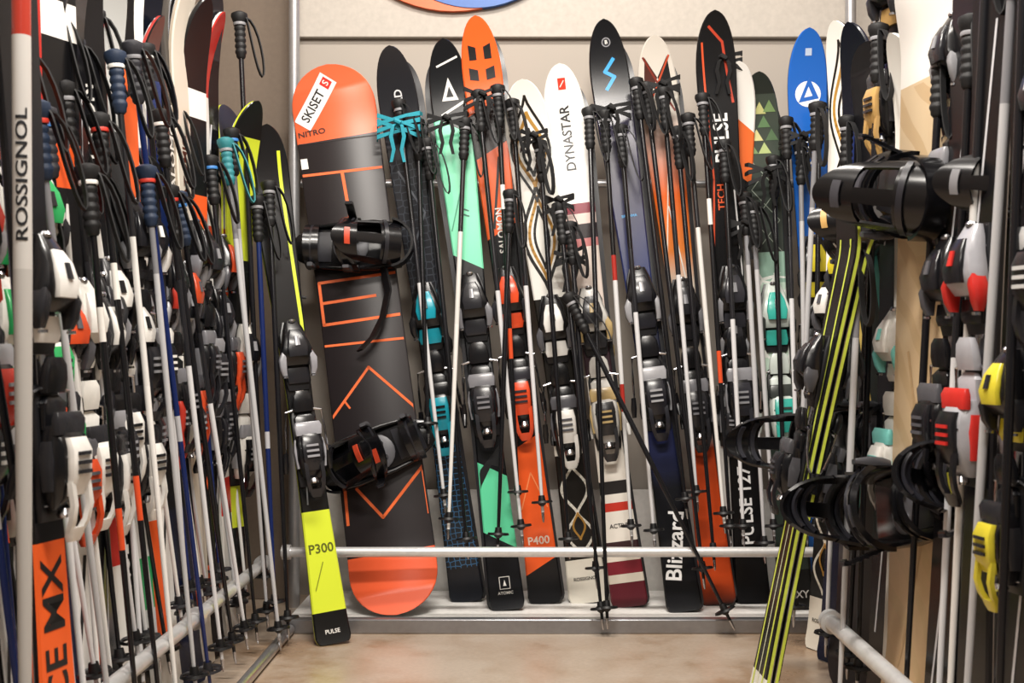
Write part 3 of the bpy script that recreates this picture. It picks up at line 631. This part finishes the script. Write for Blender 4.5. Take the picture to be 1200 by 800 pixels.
pole((-.74,3.36,.12),(-.83,3.42,1.78),GLP,'black ski pole reaching high beside post',KB,face=(1,-1,0))

# ================= RIGHT RACK =================
GR='skis standing in the opposite side rack'; GRB='snowboards in the racks'
wood=snowboard_body('snowboard_deck',1.62,[(0,'c9ac86'),(.3,'cdb38e'),(.62,'d2bb98'),(.84,'efece6')],[('line',[(-.06,.1),(.05,.3),(-.05,.5)],.01,'b89a74'),('circ',0,.42,.03,'b3956f')],pat=[('wave',.0,.84,5,'c4a982')],side='e2d8c6')
e=snowboard(wood,(.78,2.42,.001),(.82,2.42,1.62),(-1,-.12,0),'pale wood-coloured snowboard with black bindings',GRB)
RC=('0d0d10','44444a','26262c'); RT=('0d0d10','2a9a98','26262c')
sb_binding(e,1.13,168,RC,fold=45,s=1.25); sb_binding(e,.50,12,RC,fold=40,s=1.3)
dark=snowboard_body('snowboard_deck',1.55,[(0,'131418'),(.4,'1c2624'),(.7,'121216')],[('line',[(-.08,.2),(.08,.5),(-.06,.8)],.02,'3a8f8a'),('line',[(.08,.3),(-.08,.6)],.015,'c9b060')],side='1a1a1e')
e=snowboard(dark,(.80,2.87,.001),(.86,2.87,1.55),(-1,-.25,0),'dark patterned snowboard with black strap bindings',GRB)
sb_binding(e,1.10,190,('131316','caa060','d8d6d0'),fold=40); sb_binding(e,.60,8,RT,fold=-5,s=1.3)
blackb=snowboard_body('snowboard_deck',1.6,[(0,'111114'),(.5,'151518')],[('line',[(-.08,.1),(.08,.4)],.01,'55555a')])
e=snowboard(blackb,(.84,2.08,.001),(.90,2.08,1.6),(-1,-.15,0),'plain black snowboard with black and grey bindings',GRB)
sb_binding(e,1.10,172,('131316','8a8a8e','3a3a40'),fold=50); sb_binding(e,.60,10,('131316','caca3a','2c2c34'),fold=50,s=1.2)
ski('lime',(.505,2.66,.001),(.735,2.62,1.17),(-1,-.10,.0),GR,bt=.42,bind=('131316','232327','4a4a4e'))
ski('lime',(.512,2.66,.001),(.742,2.62,1.17),(1,.10,.0),GR,bt=.42,bind=('131316','232327','4a4a4e'))
ski('g3',(.80,2.70,.001),(.85,2.72,1.76),(-1,-.3,0),GR,bt=.74,bind=('131316','b8935a','2a2a2e'),bs=1.15)
ski('xdr',(.80,2.60,.001),(.845,2.60,1.5),(-1,-.25,0),GR,bt=.34,bind=('d8d6d0','e9e7e2','7ac8c0'),bs=1.1)
ski('g5',(.80,3.12,.001),(.88,3.12,1.66),(-1,-.6,0),GR,bt=.42,bind=('131316','d9c832','3a3a3e'),bs=1.15)
ski('ivory',(.80,3.24,.001),(.88,3.25,1.7),(-1,-.5,0),GR,bt=.36,bs=1.1)
ski('g3',(.76,2.22,.001),(.84,2.22,1.7),(-1,-.2,0),GR,bt=.36,bind=('131316','1c1c20','55555a'),bs=1.15)
ski('g3',(.735,1.98,.001),(.79,1.99,1.7),(-1,-.2,0),GR,bt=.36,bind=('a8a8ae','1c1c20','c8302a'),bs=1.15)
ski('g3',(.76,1.86,.001),(.80,1.86,1.7),(-1,-.2,0),GR,bt=.27,bind=('131316','d6c83a','26262a'),bs=1.0)
ski('g3',(.78,1.78,.001),(.82,1.78,1.72),(-1,-.2,0),GR,bt=.5,bind=('131316','26262a','c8c8c8'),bs=1.15)
ski('g3',(.80,2.30,.001),(.86,2.30,1.72),(-1,-.1,0),GR,bt=.62,bind=('131316','26262a','8a8a8e'),bs=1.1)
GRP='ski poles standing in the opposite side rack'
for x0,y0,z0,x1,y1,z1,b_,l_ in [(.66,2.55,.02,.72,2.60,1.05,KG,'silver ski pole standing before snowboards'),(.74,2.78,.05,.82,2.80,1.45,KB,'black ski pole hooked beside snowboards'),(.72,2.3,.06,.80,2.32,1.40,KB,'black ski pole hooked beside snowboards'),
  (.70,1.95,.03,.76,1.86,1.5,KG,'silver ski pole standing beside black snowboard'),(.72,2.12,.05,.80,2.16,1.42,KS,'silver ski pole standing beside black snowboard'),(.70,1.80,.05,.75,1.80,1.5,KB,'black ski pole standing beside black skis'),(.74,2.98,.05,.80,3.0,1.4,KS,'silver ski pole standing beside dark snowboard'),(.73,3.3,.05,.80,3.32,1.5,KG,'silver ski pole standing beside dark snowboard'),(.73,2.66,.05,.79,2.70,1.55,KB,'black ski pole hooked beside snowboards'),(.71,2.04,.05,.77,2.0,1.55,KW,'white ski pole standing beside black snowboard')]:
    pole((x0,y0,z0),(x1,y1,z1),GRP,l_,b_,face=(-1,-1,0))

# ================= LIGHT / CAMERA =================
def area(loc,rot,size,sy,en,colr=(1,.94,.865)):
    l=bpy.data.lights.new('ceiling_light','AREA'); l.shape='RECTANGLE'; l.size=size; l.size_y=sy; l.energy=en; l.color=colr
    o=bpy.data.objects.new('ceiling_light',l); col.objects.link(o); o.location=loc; o.rotation_euler=rot
area((0,2.7,2.85),(0,0,0),1.0,.2,46)
area((0,1.3,2.85),(math.radians(28),0,0),.9,.2,74)
area((0,-.4,2.8),(math.radians(50),0,0),1.0,.3,26)
w=bpy.data.worlds.new('w'); scene.world=w; w.use_nodes=True
w.node_tree.nodes['Background'].inputs[0].default_value=(1,.94,.87,1); w.node_tree.nodes['Background'].inputs[1].default_value=.12
cam=bpy.data.cameras.new('camera'); co=bpy.data.objects.new('camera',cam); col.objects.link(co)
co.location=(0,0,ZC); co.rotation_euler=(math.radians(90),0,0)
cam.sensor_width=36; cam.lens=F/1200*36; cam.shift_x=(600-CX)/1200; cam.shift_y=(CY-400)/1200; cam.clip_start=.05
cam.dof.use_dof=True; cam.dof.focus_distance=3.5; cam.dof.aperture_fstop=8
scene.camera=co
try:
    scene.view_settings.view_transform='Standard'; scene.view_settings.look='None'
except: pass
